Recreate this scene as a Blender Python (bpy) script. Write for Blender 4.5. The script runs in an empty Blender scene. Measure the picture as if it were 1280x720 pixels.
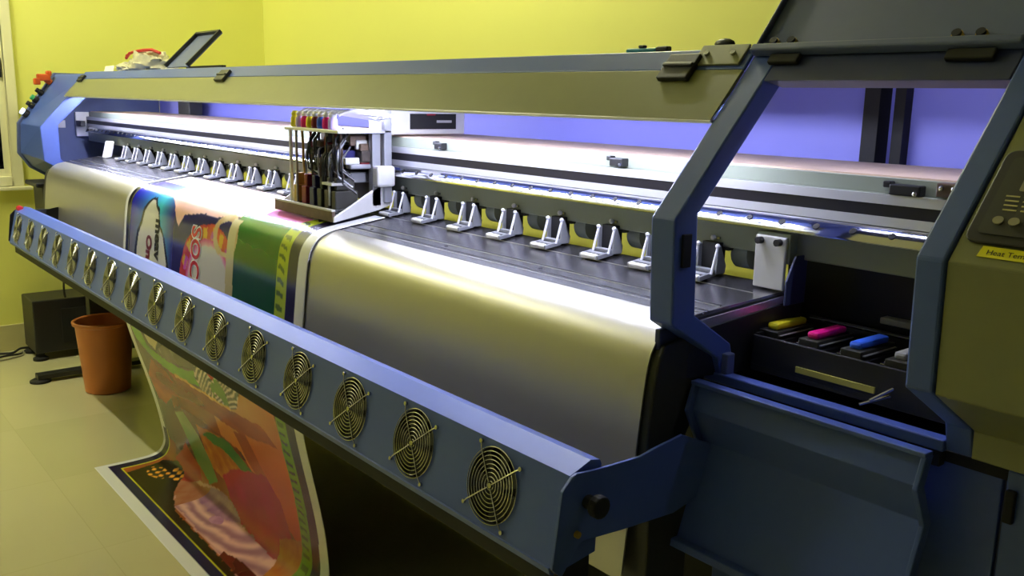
import bpy, bmesh, math, random
import numpy as np
from mathutils import Vector, Matrix
random.seed(7)
SC = bpy.context.scene
COL = SC.collection
ZO = 1.3                      # floor is z = 0, the lens is 1.3 m above it; all z below are relative to the lens
PI = math.pi

# ------------------------------------------------------------------ materials
def lin(c):
    return tuple(((v/255)/12.92 if v/255 <= .04045 else ((v/255+.055)/1.055)**2.4) for v in c)

def mat(name, rgb, rough=.5, metal=0., spec=.5, var=.06, scale=14., bump=0., stretch=(1, 1, 1), coat=0., emit=None, es=0.):
    m = bpy.data.materials.new(name); m.use_nodes = True
    nt = m.node_tree; b = nt.nodes['Principled BSDF']
    c = lin(rgb)
    b.inputs['Roughness'].default_value = rough
    b.inputs['Metallic'].default_value = metal
    b.inputs['Specular IOR Level'].default_value = spec
    b.inputs['Coat Weight'].default_value = coat
    b.inputs['Base Color'].default_value = (*c, 1)
    if emit:
        b.inputs['Emission Color'].default_value = (*lin(emit), 1); b.inputs['Emission Strength'].default_value = es
    if var > 0:
        tc = nt.nodes.new('ShaderNodeTexCoord'); mp = nt.nodes.new('ShaderNodeMapping')
        mp.inputs['Scale'].default_value = stretch
        no = nt.nodes.new('ShaderNodeTexNoise'); no.inputs['Scale'].default_value = scale; no.inputs['Detail'].default_value = 4
        cr = nt.nodes.new('ShaderNodeMix'); cr.data_type = 'RGBA'
        cr.inputs['A'].default_value = (*[v*(1-var) for v in c], 1); cr.inputs['B'].default_value = (*[min(1, v*(1+var)) for v in c], 1)
        nt.links.new(tc.outputs['Object'], mp.inputs['Vector']); nt.links.new(mp.outputs['Vector'], no.inputs['Vector'])
        nt.links.new(no.outputs['Fac'], cr.inputs['Factor']); nt.links.new(cr.outputs['Result'], b.inputs['Base Color'])
        if bump > 0:
            bp = nt.nodes.new('ShaderNodeBump'); bp.inputs['Strength'].default_value = bump; bp.inputs['Distance'].default_value = .002
            nt.links.new(no.outputs['Fac'], bp.inputs['Height']); nt.links.new(bp.outputs['Normal'], b.inputs['Normal'])
    return m

M = {}
M['blue'] = mat('blue_grey_paint', (72, 95, 168), .42, var=.04, scale=60, bump=.06)
M['navy'] = mat('navy_paint', (50, 58, 100), .5, var=.05, scale=40)
M['panelblue'] = mat('lamp_lit_blue_paint', (140, 140, 232), .5, var=.03)  # blue lightened to lavender, standing in for lamp light on the panel
M['lidblue'] = mat('lid_blue_paint', (88, 100, 142), .5, var=.05, scale=40)
M['olive'] = mat('olive_champagne_paint', (130, 132, 92), .36, var=.05, scale=30, bump=.05)
M['beamgrey'] = mat('beam_grey_green_paint', (140, 148, 132), .35, var=.04)
M['alu'] = mat('brushed_aluminium', (214, 214, 214), .30, 1., var=.05, scale=8, stretch=(.4, 6, 6))
M['alusatin'] = mat('satin_aluminium', (225, 226, 232), .4, .6, var=.03)
M['plate'] = mat('heater_aluminium', (190, 188, 178), .43, .85, var=.03, scale=6, stretch=(.3, 5, 5))
M['platen'] = mat('worn_dark_platen', (150, 148, 152), .27, .95, var=.35, scale=9, stretch=(1, 5, 1), bump=.05)
M['rail'] = mat('linear_rail_steel', (212, 212, 214), .09, 1., var=.03)
M['chrome'] = mat('chrome_wire', (176, 176, 180), .2, 1., var=0)
M['black'] = mat('black_plastic', (26, 26, 27), .45, var=.1)
M['matblack'] = mat('black_hole', (10, 10, 10), .7, var=.1)
M['rubber'] = mat('dark_sheet_metal', (46, 46, 38), .5, var=.1)
M['white'] = mat('white_enamel', (232, 232, 236), .35, var=.02)
M['dirty'] = mat('grey_white_plate', (205, 205, 200), .4, .3, var=.12, scale=25)
M['tan'] = mat('tan_laminate', (214, 186, 160), .55, var=.08, scale=20, stretch=(.2, 4, 4))
M['strip'] = mat('black_encoder_strip', (24, 22, 28), .35, var=.1)
M['red'] = mat('red_plastic', (200, 30, 34), .4, var=.04)
M['darkred'] = mat('dark_red_ink', (120, 16, 26), .35, var=.1)
M['yellow'] = mat('yellow_plastic', (236, 224, 40), .4, var=.04)
M['magenta'] = mat('magenta_plastic', (226, 20, 130), .35, var=.04)
M['cyan'] = mat('blue_plastic', (52, 104, 226), .4, var=.04)
M['steel'] = mat('dull_steel', (150, 152, 156), .4, .5, var=.06)
M['guard'] = mat('fan_guard_wire', (190, 190, 192), .2, 1., var=0)
M['grey'] = mat('grey_plastic', (150, 150, 150), .4, var=.05)
M['ochre'] = mat('ochre_ink', (170, 140, 40), .4, var=.1)
M['inkblue'] = mat('navy_ink', (34, 32, 90), .35, var=.1)
M['lilac'] = mat('lilac_plastic', (200, 180, 230), .4, var=.04)
M['brown'] = mat('brown_circuit_parts', (92, 74, 58), .5, var=.4, scale=60)
M['pcb'] = mat('dark_circuit_board', (52, 44, 36), .5, var=.5, scale=80)
M['orange'] = mat('orange_plastic', (206, 84, 22), .45, var=.08)
M['terracotta'] = mat('terracotta_bin_plastic', (206, 122, 58), .38, var=.08, scale=9)
M['labelyellow'] = mat('yellow_label', (240, 232, 20), .5, var=.02)
M['ink'] = mat('printed_black', (30, 28, 20), .6, var=0)
M['teal'] = mat('teal_plastic', (58, 160, 170), .35, var=.04)
M['bag'] = mat('crinkled_clear_bag', (205, 200, 176), .25, var=.3, scale=30, bump=.8)
M['paper'] = mat('white_paper', (235, 232, 226), .6, var=.03)
M['cream'] = mat('cream_window_paint', (236, 232, 186), .4, var=.03)
M['glass'] = mat('night_window_glass', (6, 6, 9), .04, var=0, spec=.6)
M['cable'] = mat('black_cable', (24, 24, 24), .5, var=.05)
M['greycable'] = mat('grey_cable', (150, 146, 120), .5, var=.05)
M['olivestrip'] = mat('yellow_green_strip', (196, 190, 90), .5, var=.06)
M['led'] = mat('led_tube', (255, 255, 255), .5, var=0, emit=(218, 222, 255), es=330.)
M['fillglow'] = mat('added_fill_glow', (255, 255, 255), .5, var=0, emit=(226, 228, 255), es=45.)  # glow of the lamp added to brighten the capping station
M['button'] = mat('indicator_button', (220, 235, 255), .3, var=0, emit=(190, 210, 255), es=2.5)
M['buttongreen'] = mat('green_button', (70, 190, 120), .3, var=0)
M['tube'] = mat('room_tube_light', (255, 255, 240), .5, var=0, emit=(255, 253, 226), es=320.)

def wall_mat():
    m = mat('yellow_green_wall_paint', (236, 236, 122), .55, var=.04, scale=1.2)
    return m
M['wall'] = wall_mat()
M['farwall'] = mat('pale_blue_grey_wall_paint', (150, 156, 172), .6, var=.03, scale=1.2)  # tint invented for the unseen walls, keeps their bounce from turning blue paint green
M['ceiling'] = mat('white_ceiling_paint', (236, 234, 214), .7, var=.02)
M['skirt'] = mat('stained_skirting_tile', (202, 194, 134), .4, var=.22, scale=5)

def floor_mat():
    m = bpy.data.materials.new('polished_beige_tile'); m.use_nodes = True
    nt = m.node_tree; b = nt.nodes['Principled BSDF']
    b.inputs['Roughness'].default_value = .16
    tc = nt.nodes.new('ShaderNodeTexCoord'); br = nt.nodes.new('ShaderNodeTexBrick')
    br.offset = 0; br.inputs['Scale'].default_value = 1.; br.inputs['Mortar Size'].default_value = .0016
    br.inputs['Brick Width'].default_value = .6; br.inputs['Row Height'].default_value = .6
    br.inputs['Color1'].default_value = (*lin((206, 200, 156)), 1); br.inputs['Color2'].default_value = (*lin((200, 195, 150)), 1)
    br.inputs['Mortar'].default_value = (*lin((196, 190, 146)), 1)
    no = nt.nodes.new('ShaderNodeTexNoise'); no.inputs['Scale'].default_value = 3.5; no.inputs['Detail'].default_value = 6
    mx = nt.nodes.new('ShaderNodeMix'); mx.data_type = 'RGBA'; mx.blend_type = 'MULTIPLY'; mx.inputs['Factor'].default_value = .25
    rp = nt.nodes.new('ShaderNodeValToRGB'); rp.color_ramp.elements[0].color = (.72, .7, .6, 1); rp.color_ramp.elements[1].color = (1, 1, 1, 1)
    nt.links.new(tc.outputs['Object'], br.inputs['Vector']); nt.links.new(tc.outputs['Object'], no.inputs['Vector'])
    nt.links.new(no.outputs['Fac'], rp.inputs['Fac'])
    nt.links.new(br.outputs['Color'], mx.inputs['A']); nt.links.new(rp.outputs['Color'], mx.inputs['B'])
    nt.links.new(mx.outputs['Result'], b.inputs['Base Color'])
    return m
M['floor'] = floor_mat()

# ------------------------------------------------------------------ mesh builder
WORLD = {}
class MB:
    def __init__(s): s.v = []; s.f = []; s.m = []; s.mats = []
    def mi(s, k):
        if k not in s.mats: s.mats.append(k)
        return s.mats.index(k)
    def add(s, vs, fs, k):
        o = len(s.v); i = s.mi(k); s.v += [tuple(map(float, p)) for p in vs]
        for f in fs: s.f.append(tuple(o+j for j in f)); s.m.append(i)
        return s
    def box(s, x0, x1, y0, y1, z0, z1, k):
        vs = [(x, y, z) for z in (z0, z1) for y in (y0, y1) for x in (x0, x1)]
        return s.add(vs, [(0, 2, 3, 1), (4, 5, 7, 6), (0, 1, 5, 4), (2, 6, 7, 3), (0, 4, 6, 2), (1, 3, 7, 5)], k)
    def poly(s, pts, off, k):              # closed outline pushed along a vector
        n = len(pts); a = [tuple(p) for p in pts]; b = [tuple(p[i]+off[i] for i in range(3)) for p in pts]
        fs = [tuple(range(n-1, -1, -1)), tuple(range(n, 2*n))] + [(i, (i+1) % n, n+(i+1) % n, n+i) for i in range(n)]
        return s.add(a+b, fs, k)
    def prism(s, yz, x0, x1, k): return s.poly([(x0, y, z) for y, z in yz], (x1-x0, 0, 0), k)
    def band(s, A, B, x0, x1, k):          # strip between two yz polylines, extruded in x: a folded sheet with thickness
        n = len(A); vs = []
        for x in (x0, x1):
            vs += [(x, y, z) for y, z in A] + [(x, y, z) for y, z in B]
        fs = []
        for i in range(n-1):
            fs += [(i, i+1, 2*n+i+1, 2*n+i), (n+i+1, n+i, 3*n+i, 3*n+i+1), (i, n+i, n+i+1, i+1), (2*n+i, 2*n+i+1, 3*n+i+1, 3*n+i)]
        fs += [(0, 2*n, 3*n, n), (n-1, 2*n-1, 4*n-1, 3*n-1)]
        return s.add(vs, fs, k)
    def sheet(s, A, t, x0, x1, k):         # folded sheet; thickness t to the right of the line
        B = []
        for i, p in enumerate(A):
            a = A[max(i-1, 0)]; b = A[min(i+1, len(A)-1)]
            dy, dz = b[0]-a[0], b[1]-a[1]; L = math.hypot(dy, dz) or 1
            B.append((p[0]+t*dz/L, p[1]-t*dy/L))
        return s.band(A, B, x0, x1, k)
    def cyl(s, p0, p1, r0, k, r1=None, n=16, cap=True):
        r1 = r0 if r1 is None else r1
        p0 = Vector(p0); p1 = Vector(p1); d = (p1-p0).normalized()
        a = d.orthogonal().normalized(); b = d.cross(a)
        vs = [p0+(a*math.cos(2*PI*i/n)+b*math.sin(2*PI*i/n))*r0 for i in range(n)]+[p1+(a*math.cos(2*PI*i/n)+b*math.sin(2*PI*i/n))*r1 for i in range(n)]
        fs = [(i, (i+1) % n, n+(i+1) % n, n+i) for i in range(n)]
        if cap: fs += [tuple(range(n-1, -1, -1)), tuple(range(n, 2*n))]
        return s.add(vs, fs, k)
    def lathe(s, prof, c, k, n=32, axis='z'):
        vs = []
        for r, h in prof:
            for i in range(n):
                a = 2*PI*i/n; vs.append((c[0]+r*math.cos(a), c[1]+r*math.sin(a), c[2]+h))
        fs = []
        for j in range(len(prof)-1):
            fs += [(j*n+i, j*n+(i+1) % n, (j+1)*n+(i+1) % n, (j+1)*n+i) for i in range(n)]
        return s.add(vs, fs, k)
    def tube(s, pts, r, k, n=8, closed=False):
        P = [Vector(p) for p in pts]; m = len(P); vs = []; fs = []
        up = None
        for i, p in enumerate(P):
            if closed: d = P[(i+1) % m]-P[i-1]
            else: d = P[min(i+1, m-1)]-P[max(i-1, 0)]
            d.normalize()
            if up is None: up = d.orthogonal().normalized()
            up = (up-d*up.dot(d)); up = up.normalized() if up.length > 1e-6 else d.orthogonal().normalized()
            b = d.cross(up)
            vs += [p+(up*math.cos(2*PI*j/n)+b*math.sin(2*PI*j/n))*r for j in range(n)]
        for i in range(m if closed else m-1):
            q = (i+1) % m
            fs += [(i*n+j, i*n+(j+1) % n, q*n+(j+1) % n, q*n+j) for j in range(n)]
        if not closed: fs += [tuple(range(n-1, -1, -1)), tuple(range((m-1)*n, m*n))]
        return s.add(vs, fs, k)
    def ball(s, c, r, k, n=12, sq=(1, 1, 1)):
        prof = []
        vs = []; fs = []
        for j in range(n//2+1):
            t = PI*j/(n//2)
            for i in range(n):
                a = 2*PI*i/n; vs.append((c[0]+r*sq[0]*math.sin(t)*math.cos(a), c[1]+r*sq[1]*math.sin(t)*math.sin(a), c[2]+r*sq[2]*math.cos(t)))
        for j in range(n//2):
            fs += [(j*n+i, (j+1)*n+i, (j+1)*n+(i+1) % n, j*n+(i+1) % n) for i in range(n)]
        return s.add(vs, fs, k)
    def build(s, name, parent=None, bevel=0., smooth=False, origin=None):
        V = [Vector((x, y, z+ZO)) for x, y, z in s.v]
        lo = [min(p[i] for p in V) for i in range(3)]; hi = [max(p[i] for p in V) for i in range(3)]
        o = Vector(((lo[0]+hi[0])/2, (lo[1]+hi[1])/2, lo[2])) if origin is None else Vector((origin[0], origin[1], origin[2]+ZO))
        me = bpy.data.meshes.new(name); me.from_pydata([p-o for p in V], [], s.f)
        for k in s.mats: me.materials.append(M[k])
        me.polygons.foreach_set('material_index', s.m)
        bm = bmesh.new(); bm.from_mesh(me); bmesh.ops.remove_doubles(bm, verts=bm.verts, dist=1e-6); bmesh.ops.recalc_face_normals(bm, faces=bm.faces); bm.to_mesh(me); bm.free()
        if smooth:
            me.polygons.foreach_set('use_smooth', [True]*len(me.polygons)); me.set_sharp_from_angle(angle=math.radians(40))
        ob = bpy.data.objects.new(name, me); COL.objects.link(ob)
        WORLD[ob.name] = o
        if parent is not None:
            ob.parent = parent; ob.location = o-WORLD[parent.name]
        else: ob.location = o
        if bevel > 0:
            bv = ob.modifiers.new('Bevel', 'BEVEL'); bv.width = bevel; bv.segments = 2; bv.limit_method = 'ANGLE'; bv.angle_limit = math.radians(35)
        return ob

def empty(name, loc):
    o = bpy.data.objects.new(name, None); COL.objects.link(o); o.location = (loc[0], loc[1], loc[2]+ZO); o.empty_display_size = .1
    WORLD[o.name] = Vector(o.location); return o
def tag(o, label=None, cat=None, group=None, kind=None):
    if label: o['label'] = label
    if cat: o['category'] = cat
    if group: o['group'] = group
    if kind: o['kind'] = kind
    return o
def copy_part(o, dx, parent):
    c = o.copy(); COL.objects.link(c); c.parent = parent; c.location = o.location+Vector(dx); WORLD[c.name] = WORLD[o.name]+Vector(dx)
    for ch in list(o.children):
        d = ch.copy(); COL.objects.link(d); d.parent = c; d.location = ch.location; WORLD[d.name] = WORLD[ch.name]+Vector(dx)
    return c
def text_mesh(s, size, bold=0.):
    cu = bpy.data.curves.new('lettering_curve', 'FONT'); cu.body = s; cu.size = size; cu.resolution_u = 3; cu.offset = bold
    o = bpy.data.objects.new('lettering_tmp', cu); COL.objects.link(o)
    dg = bpy.context.evaluated_depsgraph_get(); dg.update()
    me = bpy.data.meshes.new_from_object(o.evaluated_get(dg))
    V = [tuple(v.co) for v in me.vertices]; F = [tuple(p.vertices) for p in me.polygons]
    bpy.data.objects.remove(o); bpy.data.curves.remove(cu); bpy.data.meshes.remove(me)
    return V, F

# ------------------------------------------------------------------ room
XL, XR, YB, YF, ZF, ZC = -5.1, 4.6, 2.3, -4.6, -1.3, 1.6
tag(MB().box(XL-.1, XR+.1, YF-.1, YB+.1, ZF-.08, ZF, 'floor').build('floor'), 'polished beige tile floor', None, None, 'structure')
tag(MB().box(XL-.1, XR+.1, YF-.1, YB+.1, ZC, ZC+.08, 'ceiling').build('ceiling'), 'white ceiling above the printer', None, None, 'structure')
tag(MB().box(XL, XR, YB, YB+.1, ZF, ZC, 'wall').build('wall_back'), 'yellow-green painted wall behind the printer', None, None, 'structure')
WY0, WY1, WZ0, WZ1 = -.35, 1.005, -.47, .75          # window opening in the left wall
wl = MB()
wl.box(XL-.1, XL, YF, WY0, ZF, ZC, 'wall').box(XL-.1, XL, WY1, YB+.1, ZF, ZC, 'wall').box(XL-.1, XL, WY0, WY1, ZF, WZ0, 'wall').box(XL-.1, XL, WY0, WY1, WZ1, ZC, 'wall')
tag(wl.build('wall_left'), 'yellow-green painted wall with the window', None, None, 'structure')
tag(MB().box(XR, XR+.1, YF, YB, ZF, ZC, 'farwall').build('wall_right'), 'pale blue-grey wall on the near side of the room', None, None, 'structure')
tag(MB().box(XL, XR, YF-.1, YF, ZF, ZC, 'farwall').build('wall_front'), 'pale blue-grey wall opposite the printer', None, None, 'structure')
tag(MB().box(XL, XL+.012, YF, YB, ZF, ZF+.135, 'skirt').build('baseboard_left', bevel=.003), 'stained tile skirting under the window wall', None, None, 'structure')
tag(MB().box(XL+.012, XR, YB-.012, YB, ZF, ZF+.135, 'skirt').build('baseboard_back', bevel=.003), 'stained tile skirting along the back wall', None, None, 'structure')
win = empty('window_1', (XL, (WY0+WY1)/2, WZ0)); tag(win, 'cream framed sliding window in the left wall', None, None, 'structure')
w = MB()
w.box(XL-.09, XL+.02, WY1-.05, WY1, WZ0, WZ1, 'cream').box(XL-.09, XL+.02, WY0, WY0+.05, WZ0, WZ1, 'cream')
w.box(XL-.09, XL+.02, WY0+.05, WY1-.05, WZ0, WZ0+.05, 'cream').box(XL-.09, XL+.02, WY0+.05, WY1-.05, WZ1-.05, WZ1, 'cream')
w.box(XL-.09, XL+.045, WY0-.03, WY1+.03, WZ0-.018, WZ0, 'cream')
w.build('window_frame', win, bevel=.004)
for a, b, dx in ((.31, .955, -.015), (-.30, .36, -.05)):
    sh = MB(); x0 = XL+dx
    sh.box(x0-.012, x0+.012, b-.03, b, WZ0+.05, WZ1-.05, 'cream').box(x0-.012, x0+.012, a, a+.05, WZ0+.05, WZ1-.05, 'cream')
    sh.box(x0-.012, x0+.012, a+.05, b-.03, WZ0+.05, WZ0+.085, 'cream').box(x0-.012, x0+.012, a+.05, b-.03, WZ1-.10, WZ1-.05, 'cream')
    so = sh.build('sash', win, bevel=.003)
    MB().box(x0-.003, x0+.003, a+.05, b-.03, WZ0+.085, WZ1-.10, 'glass').build('pane', so)
    if dx == -.015:
        tag(MB().box(x0+.012, x0+.028, .952-.018, .952-.004, .055, .148, 'black').build('latch', so, bevel=.003), 'black sash latch')

# ------------------------------------------------------------------ printer
PR = empty('wide_format_printer', (-2.6, 1.3, ZF))
tag(PR, 'long blue and olive wide-format inkjet printer standing along the wall', 'printer')
PF = [(1.169, .072), (.959, -.158), (.965, -.306), (1.073, -.371), (1.085, -.41)]      # front outline of both end housings
zp = lambda y: -.308+.142*(y-1.04)                                                     # platen surface

# cover over the gantry
CX0, CX1 = -4.50, -.874
lowp, fold, ridge = (1.0776, -.0237), (1.1453, .0504), (1.1743, .0822)
cv = MB()
cv.sheet([(1.10, -.030), lowp, fold], .006, CX0, CX1, 'olive')
cv.box(CX0, CX1, 1.0772, 1.0790, -.0285, -.0240, 'alusatin')
tag(cv.build('cover_panel', PR, bevel=.002), 'olive slanted front panel of the cover')
tp = MB(); tp.sheet([(1.1463, .0512), ridge, (1.60, .087)], .006, CX0, CX1, 'blue')
tp.sheet([(1.1463, .0512), ridge, (1.60, .087)], .006, -.826, -.10, 'blue') if False else None
tpo = tp.build('cover_top', PR, bevel=.002); tag(tpo, 'blue-grey top strip of the cover')
# small olive end plate with two screws
ep = MB(); n = Vector((0, -.738, .674))
def onpl(x, z, off=0.):                     # point on the slanted cover plane at height z
    y = 1.0776+(z+.0237)/1.0946; return (x, y-.738*off, z+.674*off)
ep.poly([onpl(-.975, .0555, .0005), onpl(-.885, .0555, .0005), onpl(-.885, .086, .0005), onpl(-.975, .086, .0005)], tuple(n*.004), 'olive')
epo = ep.build('cover_end_plate', PR, bevel=.001)
for x in (-.955, -.905):
    MB().cyl(onpl(x, .071, .0045), onpl(x, .071, .009), .0045, 'chrome', n=10).build('screw', epo)
# black cover latches
for x, w2, h0, h1, nm in ((-.993, .031, .031, .069, 'wide'), (-2.84, .034, .034, .066, ''), (-4.44, .03, .036, .062, '')):
    lt = MB()
    lt.poly([onpl(x-w2, h0, .001), onpl(x+w2, h0, .001), onpl(x+w2, h1, .001), onpl(x-w2, h1, .001)], tuple(n*.010), 'black')
    lt.poly([onpl(x-w2*.98, (h0+h1)/2-.002, .011), onpl(x+w2*.98, (h0+h1)/2-.002, .011), onpl(x+w2*.98, (h0+h1)/2+.003, .011), onpl(x-w2*.98, (h0+h1)/2+.003, .011)], tuple(n*.004), 'black')
    lt.build('latch', PR, bevel=.003)
# light strip under the cover; shade sheet added to block its upward light
ch = MB(); ch.sheet([(1.118, .002), (1.20, .002), (1.20, -.012)], .003, CX0+.02, CX1-.02, 'blue'); ch.build('added_light_shade', PR)
MB().box(CX0+.1, -.90, 1.128, 1.152, -.006, -.002, 'white').build('light_rail', PR)
lsm = MB(); x = CX0+.11
while x < -.93: lsm.box(x, x+.016, 1.132, 1.148, -.012, -.0065, 'led'); x += .05
tag(lsm.build('light_strip', PR), 'strip of small white lamps under the cover', kind='stuff')
# back panel, its uprights and a bracket at the far end
MB().box(-4.82, -.10, 1.6, 1.612, -.26, .087, 'panelblue').build('back_panel', PR)
for a, b, y in ((-.918, -.888, 1.56), (-.868, -.848, 1.575)): MB().box(a, b, y, 1.60, -.26, .07, 'matblack').build('back_upright', PR)
MB().box(-4.27, -4.13, 1.50, 1.56, -.097, -.02, 'rubber').build('back_bracket', PR, bevel=.004)

# gantry beam
BX0, BX1 = -4.72, -.30
bm_ = MB()
bm_.prism([(1.225, -.2328), (1.225, -.120), (1.238, -.120), (1.238, -.098), (1.50, -.098), (1.50, -.2328)], BX0, BX1, 'beamgrey')
beam = bm_.build('gantry_beam', PR, bevel=.002)
MB().box(BX0, BX1, 1.243, 1.50, -.098, -.0955, 'tan').build('top_board', beam)
for a, b in ((-.1345, -.1205), (-.1655, -.152)): MB().box(BX0, BX1, 1.221, 1.225, a, b, 'alusatin').build('white_facing', beam)
MB().box(BX0, BX1, 1.2225, 1.225, -.152, -.1345, 'strip').build('encoder_strip', beam)
MB().box(BX0, BX1, 1.234, 1.238, -.1195, -.0985, 'beamgrey').build('upper_facing', beam)
rl = MB(); ra = [(1.200+.0205*k/8-.0012*math.sin(PI*k/8), -.188+.0215*k/8+.0012*math.sin(PI*k/8)) for k in range(9)]
rl.prism([(1.225, -.1895), (1.200, -.1895)]+ra+[(1.225, -.1665)], BX0+.05, BX1, 'rail'); rail = rl.build('linear_rail', PR, smooth=True)
holes = MB()
x = BX1-.05
while x > BX0+.06:
    holes.cyl((x, 1.2083, -.1757), (x, 1.2110, -.1785), .0055, 'matblack', n=10); x -= .06
tag(holes.build('mounting_hole', rail), None)
bpy.data.objects[holes and 'mounting_hole']['kind'] = 'stuff'
# sensor blocks on the beam
for x, zc, wd in ((-1.777, -.107, .03), (-1.201, -.107, .034), (-.645, -.110, .045)):
    sb = MB(); sb.box(x-wd/2, x+wd/2, 1.218, 1.237, zc-.010, zc+.005, 'black'); sb.box(x-wd/2-.012, x-wd/2, 1.222, 1.236, zc-.001, zc+.008, 'black')
    so = sb.build('sensor', PR, bevel=.002)
    MB().ball((x+wd*.36, 1.2165, zc-.006), .0035, 'chrome', n=8).build('sensor_screw', so)
rc = MB(); rc.box(-.60, -.565, 1.216, 1.237, -.117, -.098, 'brown'); rco = rc.build('belt_clamp', PR, bevel=.002)
for x in (-.592, -.575): MB().ball((x, 1.215, -.105), .004, 'chrome', n=8).build('clamp_screw', rco)
# end brackets of the beam
lb = MB(); lb.box(-4.80, -4.785, 1.19, 1.31, -.215, -.10, 'white'); lb.box(-4.786, -4.70, 1.19, 1.21, -.165, -.14, 'black'); lb.build('beam_end_bracket', PR, bevel=.002)
rb = MB(); rb.box(-.868, -.812, 1.198, 1.204, zp(1.2)+.004, -.199, 'dirty'); rb.box(-.87, -.808, 1.204, 1.224, -.24, -.193, 'beamgrey')
rbo = rb.build('beam_support_plate', PR, bevel=.002); tag(rbo, 'pale support plate with two black bolts')
for x in (-.857, -.823): MB().cyl((x, 1.198, -.207), (x, 1.188, -.207), .0055, 'black', n=10).build('black_bolt', rbo)

# pinch rollers
def roller(x):
    r = MB(); r.box(x-.017, x+.017, 1.214, 1.232, -.279, -.226, 'matblack'); r.box(x-.03, x+.03, 1.224, 1.24, -.238, -.2325, 'rubber')
    ro = r.build('pinch_roller', PR)
    for s in (-1, 1):
        a = MB()
        a.poly([(x+s*.020-.002, 1.208, -.232), (x+s*.020-.002, 1.214, -.230), (x+s*.020-.002, 1.230, -.264), (x+s*.020-.002, 1.228, -.277), (x+s*.020-.002, 1.205, -.277)], (.004, 0, 0), 'steel')
        a.tube([(x+s*.0205, 1.208, -.231), (x+s*.0205, 1.194, -.276)], .0023, 'white', n=6)
        a.ball((x+s*.0205, 1.207, -.230), .0042, 'white', n=8)
        a.build('lever_arm', ro)
    f = MB(); Q = lambda y0, y1, h0, h1: [(y0, zp(y0)+h0), (y1, zp(y1)+h0), (y1, zp(y1)+h1), (y0, zp(y0)+h1)]
    f.cyl((x-.026, 1.172, zp(1.172)+.0085), (x+.014, 1.172, zp(1.172)+.0085), .0052, 'dirty', n=12)
    f.prism(Q(1.182, 1.190, .004, .013), x-.026, x+.016, 'steel').prism(Q(1.200, 1.208, .006, .016), x-.022, x+.018, 'steel')
    f.prism(Q(1.168, 1.210, .004, .012), x-.030, x-.026, 'steel').prism(Q(1.168, 1.210, .004, .012), x+.014, x+.019, 'steel')
    f.prism(Q(1.176, 1.202, .003, .0115), x-.024, x+.015, 'matblack')
    f.build('roller_foot', ro, bevel=.001)
    b = MB(); b.ball((x, 1.220, -.219), .0052, 'white', n=8); b.box(x-.004, x+.012, 1.221, 1.225, -.221, -.217, 'chrome'); b.build('bolt', ro)
    d = MB(); d.cyl((x+.026, 1.262, -.242), (x+.058, 1.262, -.242), .027, 'beamgrey', n=20); d.build('spring_drum', ro, smooth=True)
    return ro
r0 = roller(-1.207)
xs = [-.968, -1.083] + [-1.207-.1445*k for k in range(1, 21)]
for x in xs:
    if -2.36 < x < -2.02: continue
    copy_part(r0, (x+1.207, 0, 0), PR)
# white end bracket of the roller line
MB().prism([(1.17, zp(1.17)+.002), (1.20, zp(1.2)+.002), (1.215, -.215), (1.19, -.215)], -4.32, -4.27, 'white').build('roller_end_bracket', PR, bevel=.004)

# platen and front heater plate
A, B = (-.859, 1.04, -.318), (-.812, 1.235, zp(1.235))
pl = MB()
pl.add([(-4.42, 1.04, zp(1.04)), (A[0], 1.04, zp(1.04)), (B[0], 1.235, zp(1.235)), (-4.42, 1.235, zp(1.235)),
        (-4.42, 1.04, zp(1.04)-.02), (A[0], 1.04, zp(1.04)-.02), (B[0], 1.235, zp(1.235)-.02), (-4.42, 1.235, zp(1.235)-.02)],
       [(0, 1, 2, 3), (4, 7, 6, 5), (0, 4, 5, 1), (1, 5, 6, 2), (2, 6, 7, 3), (3, 7, 4, 0)], 'platen')
plo = pl.build('platen', PR)
for y, wd, k in ((1.062, .002, 'alu'), (1.071, .003, 'matblack'), (1.097, .0022, 'alu'), (1.101, .003, 'matblack'), (1.178, .0015, 'alu')):
    MB().prism([(y, zp(y)+.0006), (y+wd, zp(y+wd)+.0006), (y+wd, zp(y+wd)-.002), (y, zp(y)-.002)], -4.42, -.852, k).build('seam', plo)
for i in range(12): MB().cyl((-.95-.3*i, 1.085, zp(1.085)-.001), (-.95-.3*i, 1.085, zp(1.085)+.0008), .004, 'matblack', n=10).build('screw_head', plo)
PP = [(1.04, -.309), (1.025, -.3105), (1.01, -.3145), (.996, -.321), (.984, -.330), (.974, -.341), (.966, -.355), (.9605, -.372), (.957, -.39), (.954, -.41), (.946, -.48), (.934, -.6), (.924, -.70)]
hp = MB(); hp.sheet(PP, -.003, -4.41, -.865, 'plate'); tag(hp.build('heater_plate', PR, smooth=True), 'curved bare aluminium front plate')
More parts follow.
